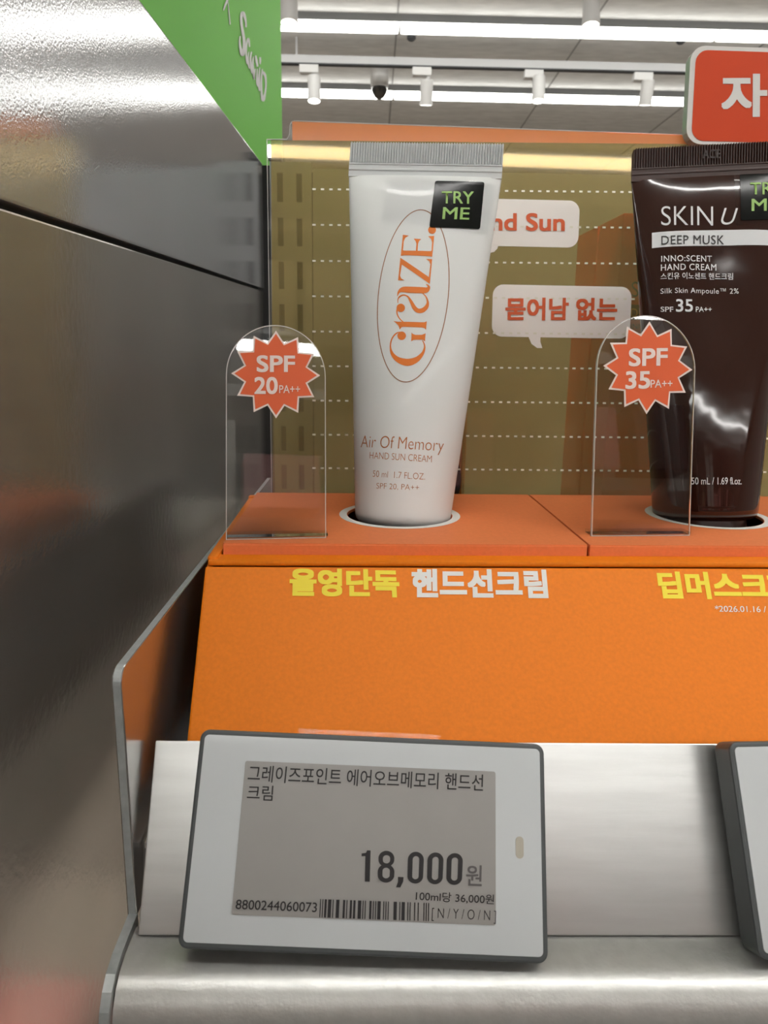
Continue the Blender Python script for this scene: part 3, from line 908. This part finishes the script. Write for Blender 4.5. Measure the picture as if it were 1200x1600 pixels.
n0, n1 = q(655, 690), q(722, 690)
gl = q(427, 770).x
gold = [V((gl, BOT)), V((n0.x, BOT)), n0, V((n1.x, n0.y)), V((n1.x, BOT)), V((xr, BOT)), V((xr, gy(xr))), V((g0.x, gy(g0.x)))]
obj('gold_print', mkflat(flat(FB, [(gold,)], .0014), 'gold_film', FB.n), sheet, label='translucent gold printed area')
o0 = q(457, 192)
org = [V((o0.x, gy(o0.x))), V((xr, gy(xr))), V((xr, o0.y + sl * (xr - o0.x))), V((o0.x, o0.y))]
obj('orange_print_band', mkflat(flat(FB, [(org,)], .0014), 'orange_film', FB.n), sheet, label='orange printed band along the top')
# dotted rows
bm = bmesh.new()
pitch = (q(516, 409) - q(490, 409)).length / 2
for v in (297.6, 353, 409, 464, 518.7, 572.5, 626, 679, 731):
    c0 = q(491, v); c1 = q(860, v + 3.3)
    m_ = (c1.y - c0.y) / (c1.x - c0.x)
    x = c0.x
    while x < xr - .01:
        y = c0.y + m_ * (x - c0.x)
        pp = rrect(x - pitch * .2, y - .00038, x + pitch * .2, y + .00038, 0)
        vs = [bm.verts.new(FB.p(a.x, a.y, .0017)) for a in pp]; bm.faces.new(vs)
        x += pitch
obj('dotted_rows', mkflat(bm, 'dot_film', FB.n), sheet)
def bubble(x0, v0, x1, v1, tail, r=.0045):
    a, b_ = q(x0, v1), q(x1, v0); b2 = q(x1, v1)
    pl = rrect(a.x, a.y, (b_.x + b2.x) / 2, b_.y, r, 6)
    tq = [q(*k) for k in tail]
    b = flat(FB, [(pl,)], .0016)
    vs = [b.verts.new(FB.p(k.x, k.y, .0016)) for k in tq]; b.faces.new(vs)
    return obj('speech_bubble', mkflat(b, 'bubble_film', FB.n), sheet, label='white printed speech bubble')
sb = bubble(690, 315.5, 903, 384, [(778, 383), (776, 390), (771, 395), (763, 397), (755, 396), (752, 383)])
letter(sb, FB, 'Hand Sun', (716, 362), (880.5, 363), (716, 334), 'bubble_text', d=.0018, bold=.022)
sb = bubble(767, 449.5, 983.5, 526.5, [(843, 526), (843, 535), (846, 544.5), (838, 544.5), (829, 538), (824, 526)])
letter(sb, FB, '묻어남 없는', (788, 501.5), (961.5, 502), (788.5, 466), 'bubble_text', d=.0018, bold=.030)

# ------------------------------------------------------------------ red header plaque on the sheet's top
FH = FB.off(.0055)
c0 = FH.px(1076, 222); c1 = FH.px(1300, 72)
ty = FH.px(1120, 72).y; by = FH.px(1120, 226).y
t = thing('header_plaque', 'red rounded header plaque with white edge at the upper right', 'sign', FH.p((c0.x + c1.x) / 2, by))
hx0 = FH.px(1075.5, 150).x; hx1 = .2
obj('backing', mk(prism(FH, rrect(hx0, by, hx1, ty, .0062), -.0042, 0, rim=1), ['plaque_white', 'clear_edge']), t)
fx0 = FH.px(1083.5, 150).x; fty = FH.px(1120, 79).y; fby = FH.px(1120, 221).y
obj('red_face', mkflat(flat(FH, [(rrect(fx0, fby, hx1 - .0018, fty, .005),)], .00015), 'plaque_red', FH.n), t)
letter(t, FH, '자', (1126.5, 183.5), (1198, 183), (1126.5, 116), 'plaque_white', d=.0003, bold=.030)

# ------------------------------------------------------------------ stock cartons behind the tinted sheet
def stock(u0, v0, D, wd, hh, dp_, lab, m, printed=False):
    top = at(u0, v0, D)
    F = Frame(top, DX, Z)
    base = -.1180 - top.z
    t = thing('stock_carton', lab, 'carton', F.p(wd / 2, base, -dp_ / 2), 'stock cartons behind the tinted sheet')
    obj('body', mk(box(F, 0, wd, base, 0, -dp_, 0, bevel=.0004), m), t)
    if printed:
        s = wd / .046
        letter(t, F, 'SKIN U', (987, 464), (1070, 464), (987, 440), 'dark_print', bold=-.006)
        bnd = obj('dark_band', mkflat(flat(F, [([F.px(983, 500), F.px(1110, 500), F.px(1110, 476), F.px(983, 476)],)], .00012), 'dark_print', F.n), t)
        letter(bnd, F, 'DEEP MUSK', (985.5, 495), (1070, 495), (985.5, 482), 'gold_print', d=.0003, bold=.0)
        letter(t, F, 'INNO:SCENT', (985.5, 514), (1052, 514), (985.5, 506), 'dark_print', bold=.0)
    return t
s1 = stock(975, 333, .335, .046, .2, .034, 'orange stock carton behind the tinted sheet, nearest of the row', 'stock_red', True)
nb = at(975, 333, .335) + DY * .0365
def proj(p):
    d = p.dot(FW); return (600 + F_PX * p.dot(RT) / d, 800 - F_PX * p.dot(UP) / d, d)
a_, b_, d_ = proj(nb); stock(a_, b_, d_, .046, .2, .034, 'orange stock carton behind the tinted sheet, second of the row', 'stock_red')
k_ = stock(672, 640, .335, .0172, .15, .034, 'narrow tan carton standing behind the white tube', 'kraft')
Fk = Frame(at(672, 640, .335), DX, Z)
bm = bmesh.new(); poly_faces(bm, [Fk.px(706, 750) + V((.0042 * math.cos(a * .3927), .011 * math.sin(a * .3927))) for a in range(16)], lambda p: Fk.p(p.x, p.y, .0002))
obj('dark_oval', mkflat(bm, 'dark_print', Fk.n), k_)

# ================================================================== ELECTRONIC PRICE TAGS
FT = FR.off(.0105)
TF, TW, TH = rect_frame(FT, (313, 1140), (850.5, 1162), (857, 1508), (277, 1482))
def tag_case(F, lab):
    t = thing('price_tag', lab, 'price tag', F.p(0, -TH / 2, -.006), 'electronic price tags on the rail')
    b = prism(F, rrect(-TW / 2, -TH / 2, TW / 2, TH / 2, .0022), -.0082, 0, bevel=.0006)
    obj('case', mk(b, 'tag_grey', False), t)
    # rail clip behind the case
    obj('rail_clip', mk(box(F, -TW * .36, TW * .32, -TH / 2 + .005, TH * .36, -.0098, -.0080), 'tag_grey'), t)
    bw = .00115
    obj('face_plate', mk(prism(F, rrect(-TW / 2 + bw, -TH / 2 + bw * 1.2, TW / 2 - bw, TH / 2 - bw, .0011), -.0004, .0002, bevel=.0001), 'tag_white'), t)
    obj('top_clip', mk(box(F, -TW * .22, TW * .20, TH / 2 - .0004, TH / 2 + .0011, -.0062, -.0030), 'foot_clear'), t, label='clear plastic clip')
    return t
tag = tag_case(TF, 'white electronic price tag with a grey screen showing 18,000')
SF, SW, SH = rect_frame(TF, (382.5, 1189), (774, 1205), (774, 1446), (363.5, 1428))
sfr = TF.off(.0002)
scr = obj('screen', mk(prism(SF, rrect(-SW / 2, -SH / 2, SW / 2, SH / 2, .0005, 3), .0002, .0004), 'tag_screen'), tag)
LS = dict(d=.00055)
letter(scr, TF, '그레이즈포인트 에어오브메모리 핸드선', (387, 1221), (754, 1236), (390, 1195), 'ink', bold=.005, **LS)
letter(scr, TF, '크림', (386, 1249.5), (426, 1251), (388, 1226), 'ink', bold=.005, **LS)
# the large condensed price digits
def zd(x, y): return TF.px(540 + x / 3.529, 1300 + (y + .034 * (x - 90)) / 3.529)
def stadium(x0, x1, y0, y1, k):
    r = (x1 - x0) / 2; c = (x0 + x1) / 2; sk = lambda x, y: zd(x - (y - y0) * .035, y)
    return [sk(c + r * math.cos(math.radians(a)), (y0 + r * k if a <= 180 else y1 - r * k) - r * k * math.sin(math.radians(a))) for a in range(0, 360, 12)]
dg_ = []
for x0 in (344, 452, 558): dg_.append((stadium(x0, x0 + 88, 97, 272, 1.0), stadium(x0 + 26, x0 + 62, 121, 248, 1.0)))
dg_.append((stadium(182, 270, 97, 186, .95), stadium(206, 246, 121, 166, .9)))
dg_.append((stadium(178, 270, 170, 272, .95), stadium(204, 244, 190, 248, .9)))
dg_.append(([zd(x, y) for x, y in ((88, 116), (112, 112), (118, 98), (138, 98), (133, 270), (106, 270), (109, 130), (88, 132))],))
dg_.append(([zd(x, y) for x, y in ((288, 238), (319, 238), (317, 262), (301, 296), (277, 296), (288, 266))],))
b = bmesh.new()
for k, lp in enumerate(dg_):
    t_ = flat(TF, [lp], .00055 + k * 9e-6); tm = bpy.data.meshes.new('t'); t_.to_mesh(tm); t_.free(); b.from_mesh(tm); bpy.data.meshes.remove(tm)
obj('lettering', mkflat(b, 'ink', TF.n), scr)
letter(scr, TF, '원', (727, 1383), (752, 1384), (728, 1350.5), 'ink_grey', bold=.012, **LS)
letter(scr, TF, '100ml당 36,000원', (649, 1407), (771, 1413), (650, 1391), 'ink', bold=.005, **LS)
letter(scr, TF, '8800244060073', (368.5, 1419.5), (495, 1424.5), (370, 1404.5), 'ink', bold=.005, **LS)
letter(scr, TF, '[ N / Y / O / N ]', (674, 1438), (774, 1442.5), (675, 1417.5), 'ink', bold=-.010, **LS)
# barcode
Lc = '0001101 0011001 0010011 0111101 0100011 0110001 0101111 0111011 0110111 0001011'.split()
code = '8800244060073'; par = ['LLLLLL', 'LLGLGG', 'LLGGLG', 'LLGGGL', 'LGLLGG', 'LGGLLG', 'LGGGLL', 'LGLGLG', 'LGLGGL', 'LGGLGL'][8]
inv = lambda s: ''.join('1' if c == '0' else '0' for c in s)
bits = '101' + ''.join(Lc[int(c)] if p_ == 'L' else inv(Lc[int(c)])[::-1] for c, p_ in zip(code[1:7], par)) + '01010' + ''.join(inv(Lc[int(c)]) for c in code[7:]) + '101'
A, B, D_ = TF.px(499, 1432.5), TF.px(670, 1438.5), TF.px(500.5, 1404)
bm = bmesh.new(); i = 0
while i < len(bits):
    if bits[i] == '1':
        j = i
        while j < len(bits) and bits[j] == '1': j += 1
        p0 = A + (B - A) * (i / len(bits)); p1 = A + (B - A) * ((j - .12) / len(bits)); hh = D_ - A
        bm.faces.new([bm.verts.new(TF.p(k.x, k.y, .00055)) for k in (p0, p1, p1 + hh, p0 + hh)]); i = j
    else: i += 1
obj('barcode', mkflat(bm, 'ink', TF.n), scr)
a, b_ = TF.px(805.5, 1341), TF.px(817.5, 1307)
obj('indicator_slot', mk(prism(TF, rrect(a.x, a.y, b_.x, b_.y, abs(b_.x - a.x) / 2 - .00002), .0001, .00032), 'lens_pale'), tag, label='small oval indicator window')
# second tag, mostly out of frame
c2 = FT.px(1138, 1159.5); F2 = FT.at2(c2.x, c2.y).rot(math.radians(1.2))
F2 = F2.at2(TW / 2, -TH / 2)
tag_case(F2, 'second white electronic price tag, cut off by the right edge of the picture')

# ================================================================== SHELVES ACROSS THE AISLE (seen only as reflections)
OY = -1.15
t = thing('opposite_shelving', 'shelving across the aisle, mirrored faintly in the clear signs', 'shelving', (0, OY, FZ))
obj('rear_board', mk(box(fl, -1.4, 1.6, OY - .42, OY - .40, FZ, .72), 'steel_post'), t)
for z in (-.98, -.66, -.34, -.02, .30, .62):
    obj('shelf_board', mk(box(fl, -1.4, 1.6, OY - .40, OY, z - .03, z), 'shelf_white'), t)
for z, zl in ((.30, 'upper'), (-.02, 'middle')):
    x = -.55; gi = 0
    while x < .85:
        gw, gh = random.uniform(.09, .17), random.uniform(.12, .22)
        gm = random.choice(['goods_white', 'goods_white', 'goods_pink', 'goods_tan', 'goods_dark'])
        Fg = Frame((x, OY - .04, z), X, Z)
        obj('product_box', mk(box(Fg, 0, gw, 0.0002, gh, -.12, 0, bevel=.004), gm), None, (x + gw / 2, OY - .1, z),
            '%s box, %s along the %s shelf across the aisle' % (gm[6:], ORDS[gi], zl), 'box', 'goods on the %s shelf across the aisle' % zl)
        x += gw + random.uniform(.005, .05); gi += 1
bpy.context.view_layer.update()
bpy.data.objects.remove(_to)
